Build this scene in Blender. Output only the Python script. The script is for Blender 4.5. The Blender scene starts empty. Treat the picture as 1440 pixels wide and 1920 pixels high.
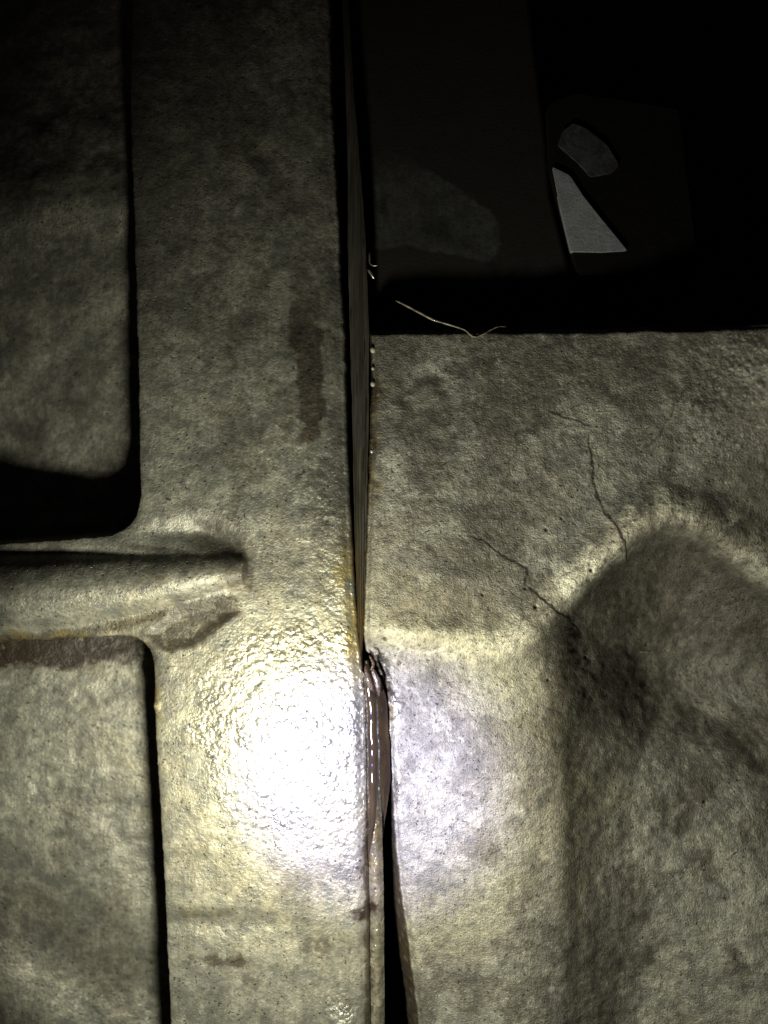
import bpy, bmesh, math, random
import numpy as np

# ---------------------------------------------------------------- camera, light, exposure
# 1 unit in the design coordinates = 0.1 mm; origin below the camera; z towards the camera
S = 1e-4
HC = 1700.0
scene = bpy.context.scene
col = scene.collection

def W(x, y, z=0.0):
    return ((x - 720.0) * S, (960.0 - y) * S, z * S)

cam = bpy.data.cameras.new('camera')
cam_ob = bpy.data.objects.new('camera', cam)
col.objects.link(cam_ob)
cam_ob.location = (0, 0, HC * S)
cam.sensor_fit = 'VERTICAL'
cam.sensor_height = 24
cam.lens = 24 / (2 * (960.0 / HC))
cam.clip_start = 0.005
cam.clip_end = 10
cam.dof.use_dof = True
cam.dof.focus_distance = HC * S
cam.dof.aperture_fstop = 4.5
scene.camera = cam_ob

world = bpy.data.worlds.new('World')
scene.world = world
world.use_nodes = True
world.node_tree.nodes['Background'].inputs[0].default_value = (1.0, 0.82, 0.85, 1)
world.node_tree.nodes['Background'].inputs[1].default_value = 0.0035

LAMP = (530.0, 1494.0, 460.0)
AIM = (650.0, 1450.0, 0.0)
def torch(name, energy, color, cone, blend, radius, aim=AIM, loc=LAMP):
    l = bpy.data.lights.new(name, 'SPOT')
    l.energy = energy
    l.color = color
    l.spot_size = math.radians(cone)
    l.spot_blend = blend
    l.shadow_soft_size = radius * S
    o = bpy.data.objects.new(name, l)
    col.objects.link(o)
    from mathutils import Vector
    p = Vector(W(*loc)); q = Vector(W(*aim))
    o.location = p
    o.rotation_euler = (q - p).to_track_quat('-Z', 'Y').to_euler()
    return o
torch('torch_spill', 0.34, (1.0, 0.98, 0.78), 146, 0.30, 50)       # wide spill of the torch
torch('torch_ring', 0.05, (1.0, 0.88, 0.25), 80, 0.6, 50)           # yellow ring of the beam
torch('torch_core', 0.27, (0.17, 0.18, 1.0), 56, 0.35, 60, aim=(672.0, 1478.0, 0.0))          # bluish hot centre

scene.view_settings.view_transform = 'Standard'
scene.view_settings.look = 'None'
scene.view_settings.gamma = 1
scene.view_settings.exposure = 0.15
scene.cycles.max_bounces = 5
scene.cycles.use_denoising = True

# ---------------------------------------------------------------- numeric helpers
def smooth(a, b, x):
    t = np.clip((x - a) / (b - a), 0, 1)
    return t * t * (3 - 2 * t)

def hash2(ix, iy, seed):
    ix = ix.astype(np.int64).astype(np.uint32); iy = iy.astype(np.int64).astype(np.uint32)
    with np.errstate(over='ignore'):
        h = ix * np.uint32(374761393) + iy * np.uint32(668265263) + np.uint32((seed * 2246822519) & 0xffffffff)
        h = (h ^ (h >> np.uint32(13))) * np.uint32(1274126177)
        h = h ^ (h >> np.uint32(16))
    return (h & np.uint32(0xffffff)).astype(np.float64) / 0xffffff

def vnoise(x, y, size, seed):
    x = np.asarray(x, float) / size; y = np.asarray(y, float) / size
    ix = np.floor(x); iy = np.floor(y)
    fx = x - ix; fy = y - iy
    fx = fx * fx * fx * (fx * (fx * 6 - 15) + 10); fy = fy * fy * fy * (fy * (fy * 6 - 15) + 10)
    a = hash2(ix, iy, seed); b = hash2(ix + 1, iy, seed)
    c = hash2(ix, iy + 1, seed); d = hash2(ix + 1, iy + 1, seed)
    return (a * (1 - fx) + b * fx) * (1 - fy) + (c * (1 - fx) + d * fx) * fy - 0.5

def fbm(x, y, size, seed, oct=4, gain=0.5):
    r = 0; a = 1; ca, sa = math.cos(0.6), math.sin(0.6)
    for k in range(oct):
        r = r + a * vnoise(x, y, size, seed + k * 17)
        x, y = x * ca - y * sa + 31.7, x * sa + y * ca + 11.3
        size *= 0.5; a *= gain
    return r

def line(pts, y):
    p = np.array(pts, float)
    return np.interp(y, p[:, 1], p[:, 0])

def seg_dist(X, Y, pts):
    """distance to an open polyline and the fraction along it"""
    best = np.full(X.shape, 1e9); along = np.zeros(X.shape)
    n = len(pts) - 1
    for i in range(n):
        (x0, y0), (x1, y1) = pts[i], pts[i + 1]
        dx, dy = x1 - x0, y1 - y0
        t = np.clip(((X - x0) * dx + (Y - y0) * dy) / (dx * dx + dy * dy), 0, 1)
        d = np.hypot(X - x0 - t * dx, Y - y0 - t * dy)
        m = d < best
        best = np.where(m, d, best); along = np.where(m, (i + t) / n, along)
    return best, along

def poly_sd(X, Y, pts):
    """signed distance to a closed polygon, positive inside"""
    d, _ = seg_dist(X, Y, list(pts) + [pts[0]])
    ins = np.zeros(X.shape, bool)
    n = len(pts)
    for i in range(n):
        x0, y0 = pts[i]; x1, y1 = pts[(i + 1) % n]
        if y0 == y1: continue
        c = ((y0 > Y) != (y1 > Y)) & (X < (x1 - x0) * (Y - y0) / (y1 - y0) + x0)
        ins ^= c
    return np.where(ins, d, -d)

def rounded(pts, r, n=6):
    """polygon with every corner rounded; r a number or one radius per corner"""
    out = []; N = len(pts)
    for i in range(N):
        p = np.array(pts[i], float); a = np.array(pts[i - 1], float); b = np.array(pts[(i + 1) % N], float)
        ri = r[i] if isinstance(r, (list, tuple)) else r
        if ri <= 0: out.append(tuple(p)); continue
        u = (a - p) / np.linalg.norm(a - p) * ri; v = (b - p) / np.linalg.norm(b - p) * ri
        for k in range(n + 1):
            t = k / n
            q = (1 - t) ** 2 * (p + u) + 2 * t * (1 - t) * p + t * t * (p + v)
            out.append(tuple(q))
    return out

# ---------------------------------------------------------------- object helpers
def tag(o, label=None, cat=None, group=None, kind=None):
    if label: o['label'] = label
    if cat: o['category'] = cat
    if group: o['group'] = group
    if kind: o['kind'] = kind
    return o

def empty(name, x, y, z, label, cat, group=None):
    o = bpy.data.objects.new(name, None)
    o.empty_display_size = 0.002
    col.objects.link(o)
    o.location = W(x, y, z)
    return tag(o, label, cat, group)

def link(name, me, mat, parent=None):
    me.materials.append(mat)
    o = bpy.data.objects.new(name, me)
    col.objects.link(o)
    if parent:
        o.parent = parent
        o.matrix_parent_inverse.identity()
        from mathutils import Vector
        me.transform(__import__('mathutils').Matrix.Translation(-Vector(parent.location)))
    return o

def grid_mesh(name, P, mask=None, attr=None, faces_sel=None):
    """P (rows, cols, 3) in design units; faces_sel boolean (rows-1, cols-1)"""
    R, C = P.shape[:2]
    V = np.empty_like(P)
    V[..., 0] = (P[..., 0] - 720) * S; V[..., 1] = (960 - P[..., 1]) * S; V[..., 2] = P[..., 2] * S
    du = np.gradient(V, axis=1); dv = np.gradient(V, axis=0)
    N = np.cross(dv, du)
    N /= np.maximum(np.linalg.norm(N, axis=2, keepdims=True), 1e-20)
    idx = np.arange(R * C).reshape(R, C)
    F = np.stack([idx[:-1, :-1], idx[1:, :-1], idx[1:, 1:], idx[:-1, 1:]], -1)
    F = F[faces_sel] if faces_sel is not None else F.reshape(-1, 4)
    used = np.zeros(R * C, bool); used[F.ravel()] = True
    remap = np.cumsum(used) - 1
    F = remap[F]
    VV = V.reshape(-1, 3)[used]; NN = N.reshape(-1, 3)[used]
    # orientation: normals should look to +z on the whole
    f0 = VV[F]
    nz = np.cross(f0[:, 1] - f0[:, 0], f0[:, 2] - f0[:, 0])[:, 2].sum()
    if nz < 0: F = F[:, ::-1]
    if NN[:, 2].sum() < 0: NN = -NN
    me = bpy.data.meshes.new(name)
    me.vertices.add(len(VV)); me.vertices.foreach_set('co', VV.ravel())
    me.loops.add(F.size); me.loops.foreach_set('vertex_index', np.ascontiguousarray(F).ravel().astype(np.int32))
    me.polygons.add(len(F))
    me.polygons.foreach_set('loop_start', np.arange(0, F.size, 4, dtype=np.int32))
    me.polygons.foreach_set('use_smooth', np.ones(len(F), bool))
    me.update(calc_edges=True)
    me.validate()
    if attr is not None:
        a = me.attributes.new('wear_and_light', 'FLOAT_COLOR', 'POINT')
        A = attr.reshape(-1, attr.shape[-1])[used].astype(np.float32)
        a.data.foreach_set('color', np.ascontiguousarray(A[:, :4]).ravel())
        p = me.attributes.new('painted_light', 'FLOAT', 'POINT')
        if A.shape[1] > 4: p.data.foreach_set('value', np.ascontiguousarray(A[:, 4]))
    me.normals_split_custom_set_from_vertices(NN.tolist())
    return me

# ---------------------------------------------------------------- materials
def nodes(mat):
    mat.use_nodes = True
    nt = mat.node_tree
    bs = nt.nodes['Principled BSDF']
    return nt, bs

class NB:
    """tiny node-building helper"""
    def __init__(s, nt): s.nt = nt; s.px = None
    def n(s, t, **kw):
        o = s.nt.nodes.new(t)
        for k, v in kw.items(): setattr(o, k, v)
        return o
    def l(s, a, b): s.nt.links.new(a, b)
    def coord(s, sx=1, sy=1, sz=1):
        tc = s.n('ShaderNodeTexCoord'); m = s.n('ShaderNodeMapping')
        m.inputs['Scale'].default_value = (sx / S, sy / S, sz / S)
        s.l(tc.outputs['Object'], m.inputs['Vector']); return m.outputs[0]
    def noise(s, size, co, detail=3, rough=0.55, dist=0.0):
        n = s.n('ShaderNodeTexNoise'); n.inputs['Scale'].default_value = 1.0 / size
        n.inputs['Detail'].default_value = detail; n.inputs['Roughness'].default_value = rough
        n.inputs['Distortion'].default_value = dist
        s.l(co, n.inputs['Vector']); return n.outputs['Fac']
    def vor(s, size, co, feature='SMOOTH_F1', rnd=1.0):
        n = s.n('ShaderNodeTexVoronoi'); n.feature = feature; n.inputs['Scale'].default_value = 1.0 / size
        n.inputs['Randomness'].default_value = rnd
        if feature == 'SMOOTH_F1': n.inputs['Smoothness'].default_value = 0.35
        s.l(co, n.inputs['Vector']); return n.outputs['Distance']
    def ramp(s, fac, a, b, lo=0.0, hi=1.0):
        n = s.n('ShaderNodeMapRange'); n.interpolation_type = 'SMOOTHSTEP'
        n.inputs[1].default_value = a; n.inputs[2].default_value = b
        n.inputs[3].default_value = lo; n.inputs[4].default_value = hi
        s.l(fac, n.inputs[0]); return n.outputs[0]
    def math(s, op, a, b=0.0):
        n = s.n('ShaderNodeMath'); n.operation = op
        for i, v in enumerate((a, b)):
            if isinstance(v, (int, float)): n.inputs[i].default_value = v
            else: s.l(v, n.inputs[i])
        return n.outputs[0]
    def mix(s, fac, a, b):
        n = s.n('ShaderNodeMix'); n.data_type = 'RGBA'
        for sock, v in ((n.inputs[0], fac), (n.inputs[6], a), (n.inputs[7], b)):
            if isinstance(v, (int, float)): sock.default_value = v
            elif isinstance(v, tuple): sock.default_value = (*v, 1)
            else: s.l(v, sock)
        return n.outputs[2]

def cast_metal(name, light, dark, grime=(0.020, 0.013, 0.007), rust_and_ring=(0.21, 0.155, 0.035),
               metallic=0.45, rough=0.46, grain=5.0, grain_h=1.5, mid=26.0, mid_h=0.75, wet_h=1.15, stretch=(1, 1, 1), blot=0.5):
    mat = bpy.data.materials.new(name)
    nt, bs = nodes(mat); b = NB(nt)
    co = b.coord(*stretch)
    at = b.n('ShaderNodeAttribute'); at.attribute_name = 'wear_and_light'
    sp = b.n('ShaderNodeSeparateColor'); b.l(at.outputs['Color'], sp.inputs[0])
    g_, w_, s_ = sp.outputs[0], sp.outputs[1], sp.outputs[2]; r_ = at.outputs['Alpha']
    n_f = b.noise(grain, co, 3, 0.65); n_m = b.noise(mid, co, 4, 0.58, 0.2); n_l = b.noise(150, co, 4, 0.6, 0.6)
    # colour: blotches at three sizes
    t = b.math('ADD', b.math('MULTIPLY', n_m, 0.5), b.math('MULTIPLY', n_l, 0.5))
    t = b.ramp(t, 0.5 - 0.17, 0.5 + 0.17)
    c = b.mix(t, dark, light)
    t2 = b.ramp(b.noise(70, co, 6, 0.7, 0.8), 0.46, 0.60)
    c = b.mix(b.math('MULTIPLY', t2, blot), c, tuple(0.5 * d * k for d, k in zip(dark, (0.94, 1.0, 1.16))))
    t3 = b.ramp(b.noise(9, co, 3, 0.7), 0.38, 0.56, 1.0, 0.0)
    c = b.mix(b.math('MULTIPLY', t3, 0.45), c, tuple(0.5 * d for d in dark))
    pits = b.ramp(b.noise(7, co, 1, 0.5), 0.26, 0.31, 1.0, 0.0)
    c = b.mix(b.math('MULTIPLY', pits, 0.7), c, (0.03, 0.022, 0.015))
    ap = b.n('ShaderNodeAttribute'); ap.attribute_name = 'painted_light'  # paler colour that paints the ridge's highlight
    c = b.mix(b.math('MULTIPLY', ap.outputs['Fac'], b.ramp(b.noise(8, co, 3), 0.3, 0.55)), c, (0.78, 0.75, 0.60))
    cs = b.coord(1, 0.07, 0.4)
    c = b.mix(b.math('MULTIPLY', b.ramp(b.noise(4.5, cs, 2, 0.6), 0.42, 0.66), 0.22), c, tuple(0.5 * d for d in dark))
    # oil stain plus painted shade, rusty tint plus painted beam ring, grime
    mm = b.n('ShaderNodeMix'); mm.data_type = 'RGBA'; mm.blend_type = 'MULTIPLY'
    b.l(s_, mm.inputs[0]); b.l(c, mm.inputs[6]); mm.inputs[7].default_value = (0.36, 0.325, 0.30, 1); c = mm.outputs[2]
    c = b.mix(b.math('MULTIPLY', r_, b.ramp(n_m, 0.3, 0.6)), c, rust_and_ring)
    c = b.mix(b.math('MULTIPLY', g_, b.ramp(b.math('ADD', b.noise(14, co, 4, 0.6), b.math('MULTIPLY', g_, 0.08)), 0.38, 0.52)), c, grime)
    b.l(c, bs.inputs['Base Color'])
    met = b.math('MULTIPLY', b.math('SUBTRACT', 1.0, g_), metallic)
    b.l(met, bs.inputs['Metallic'])
    rr = b.math('ADD', rough - 0.12, b.math('MULTIPLY', n_m, 0.24))
    rr = b.math('SUBTRACT', rr, b.math('MULTIPLY', w_, 0.17))
    b.l(rr, bs.inputs['Roughness'])
    b.l(w_, bs.inputs['Coat Weight'])
    bs.inputs['Coat Roughness'].default_value = 0.2
    bs.inputs['Coat IOR'].default_value = 1.47
    # relief
    drop = b.vor(12.5, co); drop2 = b.vor(7.5, co)
    dh = b.math('ADD', b.ramp(drop, 0.05, 0.62, 1.0, 0.0), b.math('MULTIPLY', b.ramp(drop2, 0.05, 0.6, 1.0, 0.0), 0.4))
    dh = b.math('MULTIPLY', b.math('MULTIPLY', dh, w_), wet_h)
    h = b.math('ADD', b.math('MULTIPLY', n_f, grain_h), b.math('MULTIPLY', n_m, mid_h))
    h = b.math('ADD', h, b.math('MULTIPLY', pits, -1.5))
    h = b.math('ADD', h, dh)
    bp = b.n('ShaderNodeBump'); bp.inputs['Distance'].default_value = S; bp.inputs['Strength'].default_value = 1.0
    b.l(h, bp.inputs['Height']); b.l(bp.outputs[0], bs.inputs['Normal'])
    bp2 = b.n('ShaderNodeBump'); bp2.inputs['Distance'].default_value = S
    b.l(b.math('ADD', dh, b.math('MULTIPLY', n_m, mid_h * 0.5)), bp2.inputs['Height']); b.l(bp2.outputs[0], bs.inputs['Coat Normal'])
    return mat

def plain(name, color, rough=0.5, metallic=0.0, color2=None, size=20, bump=0.8, bsize=5, coat=0.0, stretch=(1, 1, 1)):
    mat = bpy.data.materials.new(name)
    nt, bs = nodes(mat); b = NB(nt); co = b.coord(*stretch)
    n = b.noise(size, co, 4, 0.6, 0.3)
    b.l(b.mix(b.ramp(n, 0.35, 0.65), color, color2 or tuple(0.5 * c for c in color)), bs.inputs['Base Color'])
    bs.inputs['Roughness'].default_value = rough; bs.inputs['Metallic'].default_value = metallic
    bs.inputs['Coat Weight'].default_value = coat; bs.inputs['Coat Roughness'].default_value = 0.05
    bp = b.n('ShaderNodeBump'); bp.inputs['Distance'].default_value = S * bump
    b.l(b.noise(bsize, co, 3), bp.inputs['Height']); b.l(bp.outputs[0], bs.inputs['Normal'])
    return mat

M_left = cast_metal('cast_aluminium_smooth', (0.40, 0.385, 0.315), (0.20, 0.197, 0.165))
M_right = cast_metal('cast_aluminium_leathery', (0.39, 0.378, 0.32), (0.19, 0.182, 0.155), metallic=0.42, rough=0.50, grain=3.6, grain_h=2.1, mid=20, mid_h=0.8, blot=0.4)
M_recess = M_right

# ---------------------------------------------------------------- LEFT CASTING
XL = [(613, -100), (613, 0), (616, 150), (624, 300), (630, 420), (634, 520), (641, 620), (645, 800), (652, 960),
      (660, 1100), (668, 1200), (676, 1262), (681, 1300), (683, 1450), (685, 1600), (688, 1700), (690, 1920), (692, 2060)]
up_pocket = rounded([(-400, -300), (252, -300), (243, 200), (252, 480), (258, 700), (262, 1000), (-400, 1048)],
                    [0, 0, 60, 60, 60, 75, 0])
lo_pocket = rounded([(-400, 1222), (283, 1190), (292, 1400), (303, 1600), (312, 1780), (330, 2200), (-400, 2200)],
                    [0, 62, 60, 60, 60, 0, 0])

def left_height(X, Y):
    jit = 2.2 * fbm(X, Y, 22, 5, 3)
    z = 3.0 * fbm(X, Y, 230, 1, 3) + 1.5 * fbm(X, Y, 60, 2, 3)
    # the plate swells slightly away from the pocket edge and rolls off at the seam
    xl = line(XL, Y)
    z = z - 5.0 * (1 - smooth(0, 26, xl - X)) ** 2
    z = z - 14.0 * np.exp(-((X - 345) / 160.0) ** 2 - ((Y - 1730) / 22.0) ** 2) * 0.35
    du = poly_sd(X, Y, up_pocket) + jit
    dl = poly_sd(X, Y, lo_pocket) + jit
    # soft lip of the pockets
    z = z - 5.0 * np.exp(-np.clip(-du, 0, 99) / 9.0) - 5.0 * np.exp(-np.clip(-dl, 0, 99) / 8.0)
    # pocket floors
    fu = -92 - 0.30 * np.clip(250 - X, 0, 600) * smooth(300, 1000, Y) + 8 * fbm(X, Y, 120, 8, 4)
    fu = fu + 26 * smooth(455, 335, Y) - 10 * smooth(330, 120, Y)
    fu = fu + 4 * fbm(X, Y, 45, 9, 3) * smooth(420, 300, Y)
    fl = -148 + 0.10 * np.clip(300 - X, 0, 600) + 0.02 * np.clip(300 - X, 0, 600) + 7 * fbm(X, Y, 140, 10, 4) - 16 * smooth(1700, 1850, Y - 0.7 * X + 100) + 24 * smooth(1820, 1960, Y - 0.5 * X)
    wu = smooth(-1, 9, du); wl = smooth(-1, 9, dl)
    z = z * (1 - wu) + fu * wu
    z = z * (1 - wl) + fl * wl
    # the rib: half round bar from the left, dying out in the plate at x = 470
    cy = 1118 - 0.095 * X + 0.00004 * X * X
    cy = np.where(X > 250, 1096 - 0.13 * (X - 250), cy)
    hw = 92 - 0.07 * np.clip(X, 0, 250) - np.clip(X - 250, 0, 400) * 0.155
    q = (Y - cy) / hw
    top = 62 - 0.112 * np.clip(X, 0, 440)
    endm = smooth(478, 455, X)
    prof = np.sqrt(np.clip(1 - q * q, 0, 1))
    rz = -70 + (top + 70) * prof
    rib_far = np.where(np.abs(q) < 1, rz, -200)
    r1 = smooth(250, 330, X)
    low = top + 6 - (top + 30) * q * q
    # hollows beside the end of the rib
    hol = -16 * np.exp(-((X - 405) / 46.0) ** 2 - ((Y - 1010 - 0.35 * (X - 405)) / 24.0) ** 2)
    hs = poly_sd(X, Y, [(262, 1190), (330, 1138), (405, 1120), (455, 1146), (366, 1214), (310, 1226)])
    hol = hol - 9 * smooth(-1, 24, hs)
    hol = hol - 9 * np.exp(-((X - 330) / 60.0) ** 2 - ((Y - 1000) / 20.0) ** 2)
    z = z + hol * smooth(235, 300, X)
    zr = rib_far * (1 - r1) + np.maximum(low, -200) * r1
    k = 7.0
    zr = zr - (1 - endm) * 60
    m = np.maximum(z, zr)
    z = m + k * np.log1p(np.exp(-np.abs(z - zr) / k)) * np.exp(-np.abs(z - zr) / 30) * 0.6
    on_rib = (zr > z - 14) & (np.abs(q) < 1.0) & (X < 474)
    # tiny scratches / flashing by the pocket edge, pits and burr
    z = z + 3.0 * np.exp(-((X - 291) / 7.0) ** 2 - ((Y - 1322) / 9.0) ** 2) * 3
    z = z + 0.8 * fbm(X, Y, 14, 12, 2) + 16 * np.exp(-((X - 645) / 34.0) ** 2 - ((Y - 1925) / 34.0) ** 2)
    return z, du, dl, on_rib

def left_wear_and_light(X, Y, du, dl):
    A = np.zeros(X.shape + (4,))
    n1 = fbm(X, Y, 40, 21, 5, 0.6); n2 = fbm(X, Y, 90, 22, 5, 0.6); n3 = fbm(X, Y, 16, 23, 3)
    xl = line(XL, Y)
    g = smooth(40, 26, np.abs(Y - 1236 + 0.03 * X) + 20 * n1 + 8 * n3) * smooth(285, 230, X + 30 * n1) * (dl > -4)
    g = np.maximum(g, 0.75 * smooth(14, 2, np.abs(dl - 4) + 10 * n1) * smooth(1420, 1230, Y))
    for (cx, cy, rx, ry, a) in ((400, 1802, 60, 13, 0.8), (600, 1778, 48, 15, 0.6), (688, 1712, 26, 26, 1.0), (470, 1835, 26, 16, .5), (16, 1580, 8, 8, .8)):
        r = np.hypot((X - cx) / rx, (Y - cy) / ry)
        g = np.maximum(g, a * smooth(1.3, 0.2, r + 0.6 * n1 + 1.0 * n3))
    g = np.maximum(g, 0.8 * smooth(13, 3, xl - X + 14 * n3) * smooth(1520, 1600, Y) * smooth(1800, 1720, Y))
    g = np.maximum(g, 0.45 * smooth(9, 2, xl - X + 14 * n3) * smooth(1700, 1760, Y))
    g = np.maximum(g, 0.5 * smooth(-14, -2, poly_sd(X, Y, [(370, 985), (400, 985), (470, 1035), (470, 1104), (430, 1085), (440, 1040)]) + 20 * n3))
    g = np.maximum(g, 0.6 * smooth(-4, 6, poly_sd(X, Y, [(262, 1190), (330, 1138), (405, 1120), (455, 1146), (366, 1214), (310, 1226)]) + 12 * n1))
    A[..., 0] = g
    # wet with oil round the seam
    d = np.hypot((X - 590) / 250.0, (Y - 1375) / 235.0)
    wet = smooth(1.0, 0.86, d + 0.16 * n2) * (X > 300) * smooth(-2, -8, dl)
    wet = np.maximum(wet, 0.65 * smooth(110, 40, xl - X + 80 * n2) * smooth(500, 1000, Y) * smooth(1750, 1600, Y))
    wet = np.maximum(wet, 0.35 * smooth(60, 20, np.abs(X - 590 - 30 * n2)) * smooth(350, 500, Y) * smooth(1100, 850, Y))
    wet = np.maximum(wet, np.exp(-((X - 645) / 40.0) ** 2 - ((Y - 1895) / 36.0) ** 2))
    A[..., 1] = wet
    st = smooth(-5, 5, poly_sd(X, Y, rounded([(538, 440), (590, 440), (596, 600), (606, 700), (608, 790), (592, 838), (560, 830), (556, 700), (545, 640)], 14)) + 15 * n1 + 8 * n3) * smooth(430, 640, Y) * 1.0
    st = np.maximum(st, 0.35 * smooth(0.0, 0.35, n2 - 0.05))
    st = np.maximum(st, 0.5 * smooth(14, 4, np.abs(Y - 1712 + 0.00045 * (X - 420) ** 2 * 0.4 + 10 * n2)) * smooth(320, 350, X) * smooth(560, 420, X))
    st = np.maximum(st, 0.45 * smooth(1700, 1830, Y - 0.55 * (X - 60) + 90 * n2) * smooth(1900, 1840, Y + 70 * n2 + 0.2 * X) * (dl > 4))
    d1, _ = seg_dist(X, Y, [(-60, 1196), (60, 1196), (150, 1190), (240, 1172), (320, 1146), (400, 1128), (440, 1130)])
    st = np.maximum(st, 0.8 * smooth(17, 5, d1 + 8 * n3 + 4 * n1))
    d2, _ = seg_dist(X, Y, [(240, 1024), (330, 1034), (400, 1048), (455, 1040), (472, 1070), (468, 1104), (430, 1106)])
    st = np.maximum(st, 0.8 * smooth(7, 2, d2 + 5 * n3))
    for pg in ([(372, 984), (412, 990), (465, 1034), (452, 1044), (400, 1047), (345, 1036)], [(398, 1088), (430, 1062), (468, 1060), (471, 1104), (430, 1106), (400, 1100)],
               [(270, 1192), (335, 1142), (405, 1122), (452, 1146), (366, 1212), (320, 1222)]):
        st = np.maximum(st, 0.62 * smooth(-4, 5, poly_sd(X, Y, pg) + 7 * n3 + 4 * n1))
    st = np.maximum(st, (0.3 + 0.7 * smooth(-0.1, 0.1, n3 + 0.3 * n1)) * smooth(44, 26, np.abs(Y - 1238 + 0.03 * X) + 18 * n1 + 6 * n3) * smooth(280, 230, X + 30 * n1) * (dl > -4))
    st = np.maximum(st, 0.45 * smooth(-0.03, 0.05, n2 + 0.3 * n1 - 0.10) * smooth(300, 420, X) * smooth(1120, 1000, Y))
    d3, _ = seg_dist(X, Y, [(-60, 1745), (30, 1775), (90, 1830), (150, 1900), (190, 1990)])
    st = np.maximum(st, 0.55 * smooth(60, 20, d3 + 26 * n1) * (dl > 4))
    st = np.maximum(st, smooth(8, 3, xl - X + 4 * n3) * smooth(1500, 1560, Y))
    st = np.maximum(st, 0.4 * A[..., 0] * (Y > 1680))
    A[..., 2] = st
    ru = 0.75 * smooth(46, 6, xl - X + 34 * n1) * smooth(940, 1090, Y) * smooth(1330, 1200, Y)
    ru = np.maximum(ru, 0.18 * smooth(0.5, 0.25, np.abs(np.hypot((X - 560) / 330, (Y - 1400) / 330) - 0.8) + 0.5 * n2))  # yellow ring of the torch beam painted faintly into the colour
    ru = np.maximum(ru, 0.6 * smooth(26, 8, np.abs(dl - 6) + 22 * n1) * smooth(1560, 1250, Y))
    A[..., 3] = np.clip(ru, 0, 1)
    return np.clip(A, 0, 1)

def build_left():
    root = empty('ribbed_casting', 400, 960, -200,
                 'grey metal casting on the left with sunken pockets, rounded rib and dazzling wet patch', 'metal casting')
    rows = np.arange(-90, 2040, 2.0)
    C = 410
    u = np.linspace(0, 1, C)
    Y, U = np.meshgrid(rows, u, indexing='ij')
    xl = line(XL, Y) + 1.6 * fbm(Y * 0 + 3, Y, 18, 31, 3)
    X = -150 + U * (xl + 150)
    Z, du, dl, rib = left_height(X, Y)
    A = left_wear_and_light(X, Y, du, dl)
    # side wall down into the seam
    steps = [(2.5, -2), (4.5, -6), (5.5, -14), (6, -40), (6, -90), (5, -200)]
    PX = [X]; PZ = [Z]
    for dx, dz in steps:
        PX.append(X[:, -1:] + dx); PZ.append(Z[:, -1:] + dz)
    n = len(steps)
    Xf = np.concatenate(PX, 1); Zf = np.concatenate(PZ, 1); Yf = np.concatenate([Y] + [Y[:, -1:]] * n, 1)
    Af = np.concatenate([A] + [A[:, -1:]] * n, 1)
    P = np.stack([Xf, Yf, Zf], -1)
    R, C2 = Xf.shape
    pu = np.zeros((R, C2), bool); pl = pu.copy(); pr = pu.copy()
    pr[:, :C] = rib & (X < 474)
    pu[:, :C] = (du > 0); pl[:, :C] = (dl > 0)
    pu &= ~pr; pl &= ~pr
    lab = np.zeros((R, C2), int); lab[pu] = 1; lab[pl] = 2; lab[pr] = 3
    fl = lab[:-1, :-1]
    for nm, k in (('flange_face', 0), ('pocket_floor', 1), ('pocket_floor', 2), ('rib', 3)):
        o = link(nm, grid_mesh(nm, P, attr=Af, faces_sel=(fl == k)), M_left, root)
        if k == 1: o['label'] = 'upper pocket with a shadowed lower corner'
        if k == 2: o['label'] = 'lower pocket with brown grime along its top edge'
    return root
left_root = build_left()

# ---------------------------------------------------------------- RIGHT CASTING
XR = [(697, 560), (697, 620), (701, 700), (698, 800), (692, 960), (687, 1100), (684, 1190), (688, 1225), (704, 1248), (716, 1275), (726, 1310),
      (732, 1400), (741, 1560), (756, 1700), (771, 1800), (786, 1920), (800, 2060)]
bowl = [(1045, 2300), (1036, 1700), (1028, 1450), (1012, 1290), (1003, 1215), (1035, 1150), (1100, 1085), (1170, 1020), (1240, 975),
        (1330, 1010), (1440, 1092), (1600, 1200), (1700, 2300)]
bowl = rounded(bowl, [0, 20, 20, 30, 38, 34, 30, 30, 75, 30, 30, 0, 0])
ridge = [(700, 1200), (850, 1200), (930, 1210), (965, 1200), (1015, 1150), (1090, 1075), (1165, 1000), (1205, 968), (1240, 956), (1280, 964), (1330, 990), (1450, 1070), (1600, 1170)]
cracks = [
    ([(872, 1008), (905, 1012), (940, 1038), (985, 1066), (988, 1098), (1012, 1118), (1040, 1142), (1082, 1172), (1110, 1205)], 1.0),
    ([(1098, 800), (1100, 850), (1106, 900), (1122, 945), (1138, 975), (1158, 1008), (1168, 1035), (1184, 1068)], 0.9),
    ([(1020, 768), (1058, 783), (1104, 802)], 0.8),
    ([(1262, 735), (1243, 775), (1222, 818), (1192, 850)], 0.6),
    ([(1022, 770), (975, 832), (958, 862), (950, 900), (925, 938), (905, 955)], 0.5),
    ([(1128, 960), (1160, 930), (1215, 905), (1290, 880)], 0.25),
    ([(1245, 850), (1238, 905), (1255, 950)], 0.35),
    ([(988, 1098), (975, 1120), (982, 1150), (968, 1180)], 0.45),
    ([(1106, 900), (1080, 930), (1075, 962)], 0.35),
    ([(1060, 783), (1048, 742), (1075, 700)], 0.35),
    ([(690, 1222), (700, 1232), (702, 1246), (712, 1250), (722, 1268)], 1.0),
    ([(722, 1320), (748, 1318), (760, 1325), (745, 1345), (732, 1362)], 0.8),
    ([(905, 1012), (880, 985), (868, 950)], 0.3),
]
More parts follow.
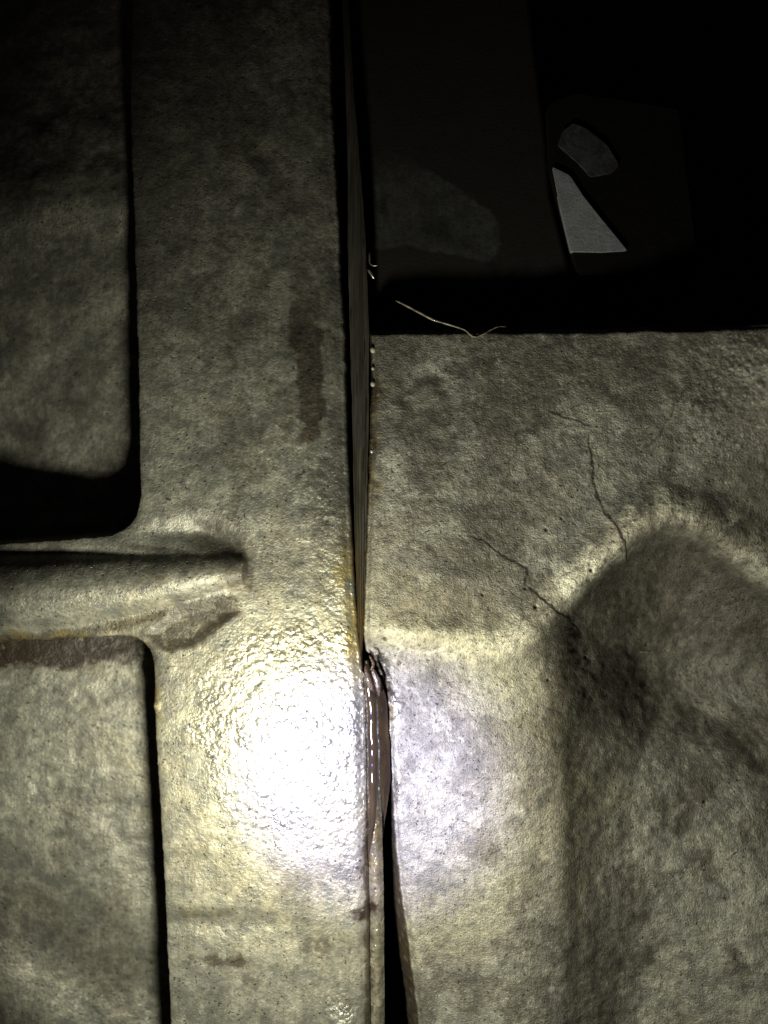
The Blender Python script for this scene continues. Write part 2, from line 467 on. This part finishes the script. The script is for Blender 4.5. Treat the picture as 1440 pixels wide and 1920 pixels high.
def blur(a, n):
    for ax in (0, 1):
        for _ in range(2):
            p = np.moveaxis(a, ax, 0)
            q = np.concatenate([np.repeat(p[:1], n + 1, 0), p, np.repeat(p[-1:], n, 0)], 0)
            c = np.cumsum(q, 0)
            p = (c[2 * n + 1:] - c[:-2 * n - 1]) / (2 * n + 1)
            a = np.moveaxis(p, 0, ax)
    return a
def right_height(X, Y):
    xr = line(XR, Y)
    z = 4.0 * fbm(X, Y, 260, 41, 3) + 3.2 * fbm(X, Y, 90, 42, 4) + 2.0 * fbm(X, Y, 36, 43, 3)
    # below the cross ridge the face lies lower
    d, al = seg_dist(X, Y, ridge)
    yr = np.interp(X, [p[0] for p in ridge], [p[1] for p in ridge])
    z = z - 24 * smooth(-26, 32, Y - yr) * (1 - smooth(720, 1010, X)) 
    z = z + (9 + 20 * smooth(1000, 1200, X) - 18 * smooth(1220, 1380, X)) * np.exp(-(d / 38.0) ** 2) * smooth(690, 760, X)
    # corner boss around the bend of the ridge
    z = z + 10 * np.exp(-((X - 985) / 48.0) ** 2 - ((Y - 1170) / 60.0) ** 2)
    # the face climbs to the upper right
    z = z + 125 * smooth(880, 1640, X) * smooth(1250, 700, Y) + 70 * smooth(1290, 1520, X) * smooth(900, 660, Y)
    # corner dimple near the upper left corner
    dd = np.hypot(X - 800, Y - 745)
    z = z - 4 * np.exp(-((dd - 42) / 16.0) ** 2) * smooth(790, 730, Y) 
    # faceted dents around the middle
    z = z - 8 * np.exp(-((X - 960) / 70.0) ** 2 - ((Y - 960) / 75.0) ** 2) + 5 * np.exp(-((X - 830) / 60.0) ** 2 - ((Y - 1060) / 60.0) ** 2)
    # lower strip rises toward the recess edge
    z = z + 14 * smooth(760, 1010, X) * smooth(1250, 1450, Y)
    # the hollow
    b = poly_sd(X, Y, bowl)
    b = b + (blur(b, 34) - b) * smooth(-10, 60, b)
    wid = 170 + 230 * smooth(1520, 1120, Y)
    dep = 42 + 205 * smooth(1520, 1070, Y)
    dep = dep * (1 - 0.5 * np.exp(-((X - 1060) / 110.0) ** 2 - ((Y - 1290) / 120.0) ** 2))
    tt = np.clip(b / wid + 0.05, 0, 1)
    z = z - dep * (1 - (1 - tt) ** 1.15) * smooth(0, 0.36 - 0.22 * smooth(1280, 1110, Y), tt)
    z = z + 130 * smooth(1130, 1560, X) * smooth(1400, 1900, Y) + 10 * fbm(X, Y, 110, 44, 4) * smooth(0, 80, b)
    # rolled edges
    z = z - 7 * (1 - smooth(0, 16, X - xr)) ** 2
    yt = top_edge(X)
    z = z - 9 * (1 - smooth(0, 14, Y - yt)) ** 2
    # broken lip at the seam below the ridge
    e = np.exp(-((X - 712) / 26.0) ** 2 - ((Y - 1290) / 62.0) ** 2)
    z = z + 22 * e * fbm(X, Y, 24, 45, 3) - 6 * e
    cr = np.zeros(X.shape)
    for cx, cy, rr in ((1002, 1137, 4.5), (1103, 1068, 3.5), (1024, 993, 3.5), (1052, 972, 2.5), (1108, 1240, 3), (1028, 1275, 3), (1330, 1512, 4), (985, 1103, 3), (905, 1115, 2.5), (1245, 1225, 3)):
        cr = np.maximum(cr, smooth(rr, rr * 0.4, np.hypot(X - cx, Y - cy)))
        z = z - 3 * smooth(rr + 2, 0, np.hypot(X - cx, Y - cy))
    Xj = X + 7 * fbm(X, Y, 17, 46, 3); Yj = Y + 7 * fbm(X, Y, 17, 47, 3)
    for pts, a in cracks:
        d, al = seg_dist(Xj, Yj, pts)
        w = 3.6 * (0.45 + 0.9 * a * np.sin(np.clip(al, 0.02, 0.98) * np.pi) ** 0.5)
        m = a * smooth(w, 0.3, d) * smooth(0.0, 0.08, al) * smooth(1.0, 0.9, al)
        cr = np.maximum(cr, m)
        z = z + 0.0 * a 
    z = z - 0.5 * cr
    z = z + 0.9 * fbm(X, Y, 12, 48, 2)
    return z, b, cr

def top_edge(X):
    return np.interp(X, [680, 760, 900, 1200, 1440, 1600], [620, 618, 617, 622, 634, 640]) + 3.0 * fbm(X, X * 0 + 7, 40, 49, 4)

def right_wear_and_light(X, Y, b, cr):
    xr = line(XR, Y)
    n1 = fbm(X, Y, 40, 61, 5, 0.6); n2 = fbm(X, Y, 100, 62, 5, 0.6); n3 = fbm(X, Y, 16, 63, 3)
    A = np.zeros(X.shape + (5,))
    g = 1.0 * cr
    g = np.maximum(g, 0.85 * smooth(16, 4, X - xr + 16 * n1) * smooth(700, 760, Y + 60 * n2) * smooth(960, 880, Y))
    e = np.hypot((X - 712) / 34.0, (Y - 1285) / 60.0)
    g = np.maximum(g, 0.9 * smooth(1.1, 0.5, e + 1.3 * n3 + .5 * n1))
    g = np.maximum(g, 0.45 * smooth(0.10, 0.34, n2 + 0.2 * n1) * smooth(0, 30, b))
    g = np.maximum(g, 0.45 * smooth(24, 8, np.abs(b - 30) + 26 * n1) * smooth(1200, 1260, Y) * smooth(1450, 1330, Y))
    A[..., 0] = g
    w = 0.45 * smooth(1500, 1250, X + 3 * (Y - 640) * 0 - 300 * 0 + 0) * 0
    w = w + 1.0 * smooth(1160, 1380, X + 120 * n2) * smooth(960, 700, Y + 100 * n2)
    w = np.maximum(w, 0.10 * smooth(30, -60, b) * smooth(0, 160, X - xr))
    w = np.maximum(w, 0.6 * smooth(30, 8, X - xr) * smooth(1200, 1260, Y) * smooth(1700, 1500, Y))
    A[..., 1] = w
    def patch(pts, soft=7, jit=22): return smooth(-soft, soft, poly_sd(X, Y, rounded(pts, 14)) + jit * n1)
    st = 0.62 * patch([(960, 930), (1018, 880), (1040, 930), (1028, 985), (985, 1005), (1000, 1060), (930, 1050), (862, 1000), (880, 950)])
    st = np.maximum(st, 0.42 * patch([(850, 1010), (905, 1005), (960, 1070), (900, 1150), (830, 1140), (850, 1080)], 7))
    st = np.maximum(st, 0.5 * patch([(1060, 660), (1240, 640), (1260, 700), (1160, 760), (1080, 740)], 26, 60))
    st = np.maximum(st, 0.35 * patch([(880, 860), (960, 820), (1060, 860), (1090, 960), (1010, 1010), (900, 960)], 9, 40))
    st = np.maximum(st, 0.5 * smooth(0.06, 0.16, n2 + 0.35 * n1))
    st = np.maximum(st, 0.35 * smooth(0.08, 0.13, n1 + 0.3 * n2) * (Y < 1180))
    st = np.maximum(st, 0.62 * smooth(10, 50, b) * smooth(-0.25, 0.35, n2 * 0.9 + 0.7 * n1 + 0.25 * smooth(1500, 1250, Y)))  # mottled oil stain, deepened to paint shade into the hollow
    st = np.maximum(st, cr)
    st = np.maximum(st, 0.55 * smooth(8, 45, b) * smooth(190, 70, b + 50 * n1) * smooth(1230, 1330, Y))  # shadow band along the hollow's left slope, painted dark
    st = np.maximum(st, 0.85 * smooth(5, 30, b) * smooth(1420, 1180, Y + 0.25 * (1440 - X)))  # shade of the upper hollow painted into the colour
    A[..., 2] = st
    ru = 0.15 * smooth(0.5, 0.2, np.abs(np.hypot((X - 650) / 330, (Y - 1430) / 330) - 0.95) + 0.6 * n2)  # right half of the beam's yellow ring, painted as a tint
    ru = np.maximum(ru, 0.6 * smooth(24, 6, X - xr + 22 * n1) * smooth(680, 760, Y) * smooth(1000, 900, Y))
    ru = np.maximum(ru, 0.5 * smooth(22, 6, X - xr + 22 * n1) * smooth(1230, 1280, Y) * smooth(1420, 1330, Y))
    A[..., 3] = np.clip(ru, 0, 1)
    d, al = seg_dist(X, Y, ridge)
    p = smooth(40, 10, d + 26 * n1) * (0.95 - 0.4 * smooth(1240, 1300, X)) * (0.5 + 0.5 * smooth(960, 1060, X)) * smooth(700, 760, X)  # torch-lit brightness of the ridge painted as a pale band
    p = np.maximum(p, 0.08 * smooth(60, 20, np.abs(X - 970 + 0.06 * (Y - 1300)) + 50 * n1) * smooth(1180, 1260, Y))
    A[..., 4] = p * (1 - cr)
    return np.clip(A, 0, 1)

def build_right():
    root = empty('hollowed_casting', 1080, 1300, -200,
                 'grey metal casting on the right with hairline cracks, a bent ridge and a dark hollow', 'metal casting')
    C, Rn = 545, 900
    u = np.linspace(0, 1, C); v = np.linspace(0, 1, Rn)
    V, U = np.meshgrid(v, u, indexing='ij')
    X0 = 690 + U * 850
    Y = top_edge(X0) + V * (2045 - top_edge(X0))
    xr = line(XR, Y) + 2.0 * fbm(Y * 0 + 9, Y, 16, 51, 4) + 5 * fbm(Y * 0 + 19, Y, 30, 52, 3) * smooth(1215, 1250, Y) * smooth(1420, 1330, Y)
    X = xr + U * (1540 - xr)
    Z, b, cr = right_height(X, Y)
    A = right_wear_and_light(X, Y, b, cr)
    # side wall: steep above, leaning out to the left lower down
    lean = smooth(1500, 1750, Y[:, :1])
    f = [(-2.0, -2), (-3.5, -6), (-4.5, -14), (-5, -40), (-5, -120), (-4, -220)]
    gL = [(-3, -4), (-6, -10), (-12, -26), (-20, -48), (-23, -60), (-20, -220)]
    Xs = []; Zs = []
    for (a, c), (a2, c2) in list(zip(f, gL))[::-1]:
        Xs.append(X[:, :1] + a * (1 - lean) + a2 * lean + 1.5 * fbm(Y[:, :1] * 0 + a2, Y[:, :1], 20, 53, 3)); Zs.append(Z[:, :1] + c * (1 - lean) + c2 * lean)
    k = len(f)
    Xf = np.concatenate(Xs + [X], 1); Zf = np.concatenate(Zs + [Z], 1); Yf = np.concatenate([Y[:, :1]] * k + [Y], 1)
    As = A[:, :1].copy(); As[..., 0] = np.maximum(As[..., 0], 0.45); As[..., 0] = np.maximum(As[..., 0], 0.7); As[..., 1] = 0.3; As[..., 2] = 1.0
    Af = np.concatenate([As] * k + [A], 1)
    # top wall
    tops = [(-1.5, -2), (-3, -6), (-4, -14), (-4.5, -40), (-5, -120), (-5, -220)][::-1]
    T = [np.stack([Xf[0], Yf[0] + a, Zf[0] + c], -1)[None] for a, c in tops]
    P = np.concatenate(T + [np.stack([Xf, Yf, Zf], -1)], 0)
    Af = np.concatenate([Af[:1]] * len(tops) + [Af], 0)
    lab = np.zeros(P.shape[:2], int)
    lab[len(tops):, k:][b > 4] = 1
    lab[:, :k] = 2
    lab[:len(tops), :] = 3
    fl = lab[:-1, :-1]
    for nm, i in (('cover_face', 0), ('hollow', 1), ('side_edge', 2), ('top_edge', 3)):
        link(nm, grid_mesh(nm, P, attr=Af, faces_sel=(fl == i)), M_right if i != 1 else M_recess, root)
    return root
right_root = build_right()

# ---------------------------------------------------------------- strips in the seam
def strip(name, left, right, y0, y1, zf, mat, parent=None, cols=16, step=2.0, seed=0, wear_and_light=None, jit=0.8):
    rows = np.arange(y0, y1 + step, step)
    u = np.linspace(0, 1, cols)
    Y, U = np.meshgrid(rows, u, indexing='ij')
    l = line(left, Y) + jit * fbm(Y * 0 + 2, Y, 25, 70 + seed, 3); r = line(right, Y) + jit * fbm(Y * 0 + 5, Y, 25, 80 + seed, 3)
    X = l + U * (r - l)
    Z = zf(X, Y, U)
    # real thickness: fold both edges down
    X = np.concatenate([X[:, :1] + 0.8, X[:, :1], X, X[:, -1:], X[:, -1:] - 0.8], 1)
    Z = np.concatenate([Z[:, :1] - 90, Z[:, :1] - 3, Z, Z[:, -1:] - 3, Z[:, -1:] - 90], 1)
    Yf = np.concatenate([Y[:, :1]] * 2 + [Y] + [Y[:, :1]] * 2, 1)
    A = np.zeros(X.shape + (4,))
    if wear_and_light: A = wear_and_light(X, Yf, np.concatenate([U[:, :1]] * 2 + [U] + [U[:, -1:]] * 2, 1))
    return link(name, grid_mesh(name, np.stack([X, Yf, Z], -1), attr=np.clip(A, 0, 1)), mat, parent)

M_plate = cast_metal('machined_steel_edge', (0.16, 0.15, 0.12), (0.07, 0.065, 0.055), metallic=0.6, rough=0.38, grain=3.0, grain_h=0.5,
                     mid=12, mid_h=1.2, stretch=(1.6, 0.08, 1), rust_and_ring=(0.16, 0.09, 0.02))
gl = [(637, -90), (641, 0), (646, 150), (651, 300), (651, 450), (655, 620), (660, 800), (663, 960), (667, 1100), (671, 1200), (675, 1262)]
gr = [(650, -90), (654, 0), (662, 150), (675, 300), (686, 450), (692, 620), (691, 800), (687, 960), (684, 1100), (680, 1200), (677.5, 1262)]
def gz(X, Y, U):
    return -20 + 3 * np.sin(U * math.pi) + 1.6 * np.sin(U * 26) * smooth(700, 1000, Y) + 8 * smooth(1000, 1262, Y)
def gw(X, Y, U):
    A = np.zeros(X.shape + (4,))
    A[..., 0] = 0.8 * smooth(0.05, 0.3, vnoise(X * 6, Y * .2, 20, 77)) * smooth(760, 1000, Y)
    A[..., 1] = 0.7 * smooth(600, 900, Y)
    A[..., 3] = smooth(0.0, 0.3, vnoise(X * 5, Y * .15, 20, 78)) * smooth(900, 1100, Y)
    return A
spl = empty('spacer_plate', 670, 600, -100, 'thin dark striated steel plate wedged in the narrow seam above where the castings touch', 'metal plate')
strip('plate_edge', gl, gr, -90, 1262, gz, M_plate, spl, cols=30, seed=1, wear_and_light=gw)

# lower shoulder: pale lip beside the seam below the oil
M_lip = cast_metal('lip_metal', (0.42, 0.39, 0.30), (0.20, 0.18, 0.13), metallic=0.5, rough=0.36, grain=6, grain_h=1.0, mid=20, mid_h=2.5)
ll = [(684, 1240), (687, 1320), (688, 1450), (690, 1600), (693, 1700), (695, 1920), (697, 2060)]
lr = [(690, 1240), (708, 1320), (712, 1450), (717, 1560), (720, 1700), (722, 1920), (724, 2060)]
def lw(X, Y, U):
    A = np.zeros(X.shape + (4,))
    n = fbm(X, Y, 22, 91, 4)
    A[..., 0] = np.maximum(0.8 * smooth(1660, 1540, Y + 90 * n), np.maximum(0.75 * smooth(0.28, 0.05, U + 0.6 * n), smooth(30, 8, np.hypot(X - 690, Y - 1712) + 24 * n)))
    A[..., 1] = 0.8
    A[..., 3] = 0.7 * smooth(1760, 1560, Y + 60 * n)
    return A
lip = empty('sealing_lip', 705, 1650, -100, 'pale rounded metal lip beside the dark gap below the brown oil', 'metal lip')
strip('lip_face', ll, lr, 1240, 2040, lambda X, Y, U: -14 + 9 * np.sin(np.clip(U, 0, 1) * math.pi) + 1.2 * fbm(X, Y, 14, 92, 3), M_lip, lip, cols=20, seed=3, wear_and_light=lw)

# oil filling the top of the gap
M_oil = bpy.data.materials.new('brown_oil')
nt, bs = nodes(M_oil); b = NB(nt); co = b.coord(1, 0.25, 1)
b.l(b.mix(b.ramp(b.noise(26, co, 4, .6, .5), .35, .65), (0.020, 0.015, 0.011), (0.042, 0.029, 0.016)), bs.inputs['Base Color'])
bs.inputs['Roughness'].default_value = 0.04
bs.inputs['Coat Weight'].default_value = 0.5
bs.inputs['Coat Roughness'].default_value = 0.02
bs.inputs['IOR'].default_value = 1.48
ol = [(677, 1258), (680, 1280), (684, 1330), (686, 1450), (688, 1560), (692, 1640)]
orr = [(684, 1258), (712, 1275), (724, 1310), (731, 1400), (733, 1470), (722, 1550), (714, 1600), (698, 1640)]
def oz(X, Y, U):
    t = smooth(1640, 1520, Y)
    bead = 11 * np.sin(np.clip(U * 1.75, 0, 1) * math.pi) ** 0.8 
    bead2 = 7 * np.sin(np.clip((U - 0.58) / 0.42, 0, 1) * math.pi) ** 0.8
    return -9 + (bead * 1.0 - 2 - 14 * smooth(0.45, 1.0, U)) * t + 1.6 * fbm(X * 0.6, Y * 0.5, 16, 97, 2) * smooth(1255, 1290, Y) - 4 * (1 - t)
oil = strip('oil_bead', ol, orr, 1260, 1640, oz, M_oil, None, cols=44, seed=5, jit=1.5)
tag(oil, 'glossy brown oil pooled in the seam, with a white glint along its left side', 'oil')

# ---------------------------------------------------------------- torn sealant and drops
def lump(name, pts, mat, parent=None, sub=2):
    """a smooth irregular body through a chain of (x, y, z, radius) stations"""
    me = bpy.data.meshes.new(name)
    bm = bmesh.new()
    from mathutils import Vector, noise as mn
    rings = []
    n = 10
    P = [Vector(W(*p[:3])) for p in pts]
    for i, p in enumerate(P):
        d = (P[min(i + 1, len(P) - 1)] - P[max(i - 1, 0)]).normalized()
        s = d.cross(Vector((0, 0, 1))); s = s.normalized() if s.length > 1e-9 else Vector((1, 0, 0))
        t = s.cross(d).normalized()
        ring = []
        for k in range(n):
            a = 2 * math.pi * k / n
            r = pts[i][3] * S * (1 + 0.35 * (mn.noise(p * 9000 + Vector((a, i, 0))))) 
            ring.append(bm.verts.new(p + (s * math.cos(a) + t * math.sin(a) * 0.8) * r))
        rings.append(ring)
    for a, c in zip(rings, rings[1:]):
        for k in range(n):
            bm.faces.new((a[k], a[(k + 1) % n], c[(k + 1) % n], c[k]))
    bm.faces.new(rings[0][::-1]); bm.faces.new(rings[-1])
    bmesh.ops.recalc_face_normals(bm, faces=bm.faces)
    bm.to_mesh(me); bm.free()
    for p in me.polygons: p.use_smooth = True
    o = link(name, me, mat, parent)
    m = o.modifiers.new('smooth', 'SUBSURF'); m.levels = sub; m.render_levels = sub
    return o

M_seal = plain('oily_sealant', (0.13, 0.11, 0.10), 0.25, 0.0, (0.05, 0.03, 0.02), 12, 2.0, 5, coat=1.0)
M_brown = plain('dark_oily_residue', (0.03, 0.018, 0.010), 0.35, 0.0, (0.08, 0.05, 0.025), 8, 2.5, 4, coat=0.4)
t = empty('sealant_scrap', 698, 1275, -10, 'torn scrap of grey and brown sealant at the top of the oil in the seam', 'sealant')
lump('grey_flap', [(697, 1252, 2, 3), (702, 1262, 3, 5), (706, 1275, 2, 6), (709, 1288, 0, 5), (710, 1300, -5, 3), (711, 1308, -8, 1.5)], M_seal, t)
lump('brown_root', [(686, 1246, -4, 3), (687, 1258, 0, 5), (690, 1270, 1, 7), (694, 1284, -2, 7), (697, 1298, -6, 4)], M_brown, t)
lump('curled_edge', [(692, 1228, 0, 1.5), (697, 1236, 3, 3), (701, 1244, 4, 3.5), (698, 1252, 4, 3), (694, 1256, 2, 2)], M_brown, t)

M_drop = plain('clear_amber_oil', (0.45, 0.42, 0.33), 0.06, 0.0, (0.40, 0.36, 0.25), 20, 0.1, 20, coat=1.0)
def drop(x, y, z, r, label):
    me = bpy.data.meshes.new('oil_drop'); bm = bmesh.new()
    bmesh.ops.create_uvsphere(bm, u_segments=16, v_segments=10, radius=r * S)
    for v in bm.verts:
        if v.co.z < 0: v.co.z *= 0.4
        v.co.y *= 1.25
    from mathutils import Matrix, Vector
    bm.to_mesh(me); bm.free()
    for p in me.polygons: p.use_smooth = True
    o = link('oil_drop', me, M_drop); o.location = W(x, y, z)
    return tag(o, label, 'oil drop', 'oil drops hanging on the left edge of the right casting')
drop(699, 655, -6, 5.0, 'small oil drop on the seam edge just below the upper corner of the right casting')
drop(699, 719, -6, 4.5, 'oil drop on the seam edge above the rusty brown stretch')
drop(699, 690, -5, 3.0, 'tiny oil drop between two larger ones near the corner of the right casting')
drop(697, 846, -5, 3.0, 'tiny oil drop on the seam edge beside the rusty brown stretch')

# threads
def thread(name, pts, r, mat, label, cat='fibre'):
    P = [(q[0], q[1], q[2]) for q in pts]; R = [(q[3] if len(q) > 3 else 1) * r for q in pts]
    fine = []
    for i in range(len(P) - 1):
        a = P[max(i - 1, 0)]; b_ = P[i]; c = P[i + 1]; d = P[min(i + 2, len(P) - 1)]
        for k in range(4):
            t = k / 4
            q = [0.5 * (2 * b_[j] + (c[j] - a[j]) * t + (2 * a[j] - 5 * b_[j] + 4 * c[j] - d[j]) * t * t + (3 * b_[j] - a[j] - 3 * c[j] + d[j]) * t ** 3) for j in range(3)]
            fine.append((*q, R[i] * (1 - t) + R[i + 1] * t))
    fine.append((*P[-1], R[-1] * 0.5))
    o = lump(name, fine, mat, None, 0)
    return tag(o, label, cat)
M_fib = plain('pale_fibre', (0.30, 0.27, 0.18), 0.45, 0.0, (0.10, 0.08, 0.05), 10, 0.5, 4, coat=.5)
thread('fibre', [(742, 566, 12, 1.2), (765, 578, 14, 1.8), (788, 590, 14, 2), (812, 602, 13, 2), (845, 612, 11, 1.4), (870, 620, 9, 1.2), (892, 632, 1, 1.2), (930, 614, 1, .6), (950, 613, 1, .5)],
       1.15, M_fib, 'pale curved fibre sticking up past the top edge of the right casting')
thread('fibre', [(1132, 1222, -100), (1150, 1222, -101), (1170, 1219, -103), (1200, 1232, -108), (1235, 1240, -112), (1262, 1238, -116)],
       1.1, M_fib, 'thin pale hair lying across the top of the dark hollow')
M_chip = plain('shiny_swarf', (0.6, 0.55, 0.42), 0.3, 0.7, None, 8, 1, 3)
sw = empty('metal_shaving', 694, 505, -10, 'tiny bright curl of metal shaving beside the seam near the dark panel', 'metal shaving')
lump('curl', [(692, 470, -6, 1), (694, 482, -3, 2), (692, 494, -2, 1.5), (700, 499, 0, 1.5), (709, 498, 2, 1)], M_chip, sw, 1)
lump('flake', [(689, 503, -4, 1.5), (694, 510, -2, 3), (699, 518, -3, 2.5), (702, 522, -5, 1)], M_chip, sw, 1)

# ---------------------------------------------------------------- things behind, in the dark
def prism(name, pts, z, th, mat, parent=None, bev=3.0):
    me = bpy.data.meshes.new(name); bm = bmesh.new()
    vs = [bm.verts.new(W(x, y, z)) for x, y in pts]
    f = bm.faces.new(vs)
    if f.normal.z < 0 or True:
        f.normal_update()
        if f.normal.z < 0: f.normal_flip()
    ex = bmesh.ops.extrude_face_region(bm, geom=[f])
    bmesh.ops.translate(bm, verts=[v for v in ex['geom'] if isinstance(v, bmesh.types.BMVert)], vec=(0, 0, -th * S))
    bmesh.ops.recalc_face_normals(bm, faces=bm.faces)
    bmesh.ops.bevel(bm, geom=list(bm.edges), offset=bev * S, segments=2, affect='EDGES', clamp_overlap=True)
    bm.to_mesh(me); bm.free()
    return link(name, me, mat, parent)

M_shield = plain('black_shield', (0.035, 0.034, 0.032), 0.6, 0.0, (0.02, 0.019, 0.018), 60, 1.2, 6)
M_gusset = plain('grey_gusset', (0.30, 0.32, 0.34), 0.5, 0.2, (0.24, 0.255, 0.27), 20, 1.0, 5)
M_gusset2 = plain('dim_gusset', (0.055, 0.055, 0.062), 0.6, 0.1, (0.025, 0.025, 0.03), 26, 1.0, 5)  # gusset grey painted darker for the dimly lit upper face
M_bblack = plain('black_bracket_paint', (0.004, 0.0035, 0.0035), 0.9, 0.0, (0.006, 0.005, 0.005), 30, 1.5, 6)
M_bblack.node_tree.nodes['Principled BSDF'].inputs['Specular IOR Level'].default_value = 0.1
M_black = plain('black_background', (0.008, 0.008, 0.008), 0.8, 0.0, (0.004, 0.004, 0.004), 60, 1, 8)
M_panel = cast_metal('black_sheet_lit_patch', (0.06, 0.06, 0.057), (0.03, 0.03, 0.029), grime=(0.016, 0.014, 0.013), blot=0.2, metallic=0.1, rough=0.6, grain_h=1.0, mid_h=0.8)
M_panel.node_tree.nodes['Principled BSDF'].inputs['Specular IOR Level'].default_value = 0.12
def build_panel():
    outline = [(660, -200), (985, -200), (1038, 240), (1046, 340), (1080, 470), (1112, 640), (660, 640)]
    re_ = [(985, -200), (1038, 240), (1046, 340), (1080, 470), (1112, 640)]
    V, U = np.meshgrid(np.linspace(0, 1, 260), np.linspace(0, 1, 130), indexing='ij')
    Y = -200 + V * 840; xr = line(re_, Y); X = 660 + U * (xr - 660)
    Z = -70 + 1.5 * fbm(X, Y, 120, 95, 3) - 4 * smooth(0.97, 1.0, U) ** 2
    sd = poly_sd(X, Y, [(640, 200), (760, 260), (935, 372), (952, 395), (948, 440), (938, 468), (905, 474), (850, 458), (780, 452), (640, 446)]) + 14 * fbm(X, Y, 40, 96, 5)  # outline of the pale patch painted where light reaches the panel
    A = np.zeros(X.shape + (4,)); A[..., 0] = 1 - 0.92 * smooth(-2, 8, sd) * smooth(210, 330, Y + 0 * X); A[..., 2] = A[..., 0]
    X = np.concatenate([X, X[:, -1:] + 1], 1); Y = np.concatenate([Y, Y[:, -1:]], 1); Z = np.concatenate([Z, Z[:, -1:] - 14], 1)
    A = np.concatenate([A, A[:, -1:]], 1)
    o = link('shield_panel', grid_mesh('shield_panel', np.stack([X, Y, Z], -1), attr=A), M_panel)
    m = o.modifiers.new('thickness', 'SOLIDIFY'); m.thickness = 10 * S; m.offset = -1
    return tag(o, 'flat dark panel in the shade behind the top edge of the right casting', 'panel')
build_panel()
br = empty('metal_bracket', 1160, 330, -60, 'black bracket in the dark at upper right, with pale grey shapes for its two lit faces', 'metal bracket')
prism('body', rounded([(1036, 170), (1090, 150), (1290, 180), (1330, 500), (1096, 500), (1040, 290)], 12), -52, 40, M_bblack, br, bev=4)
prism('lit_face', rounded([(1045, 296), (1054, 300), (1078, 312), (1104, 352), (1134, 390), (1162, 424), (1188, 456), (1140, 459), (1081, 458), (1062, 380)], [2, 3, 8, 10, 12, 10, 2, 0, 3, 0]), -46, 14, M_gusset, br, bev=3)  # lit area of the bracket cut out as a pale shape
prism('lit_face', rounded([(1055, 252), (1064, 226), (1084, 210), (1112, 222), (1150, 252), (1174, 292), (1160, 306), (1118, 314), (1100, 292)], [4, 4, 6, 8, 14, 8, 8, 6, 14]), -47, 14, M_gusset2, br, bev=5)
bg = prism('background', [(-900, -900), (2400, -900), (2400, 2900), (-900, 2900)], -330, 20, M_black)
tag(bg, None, None, None, 'structure')
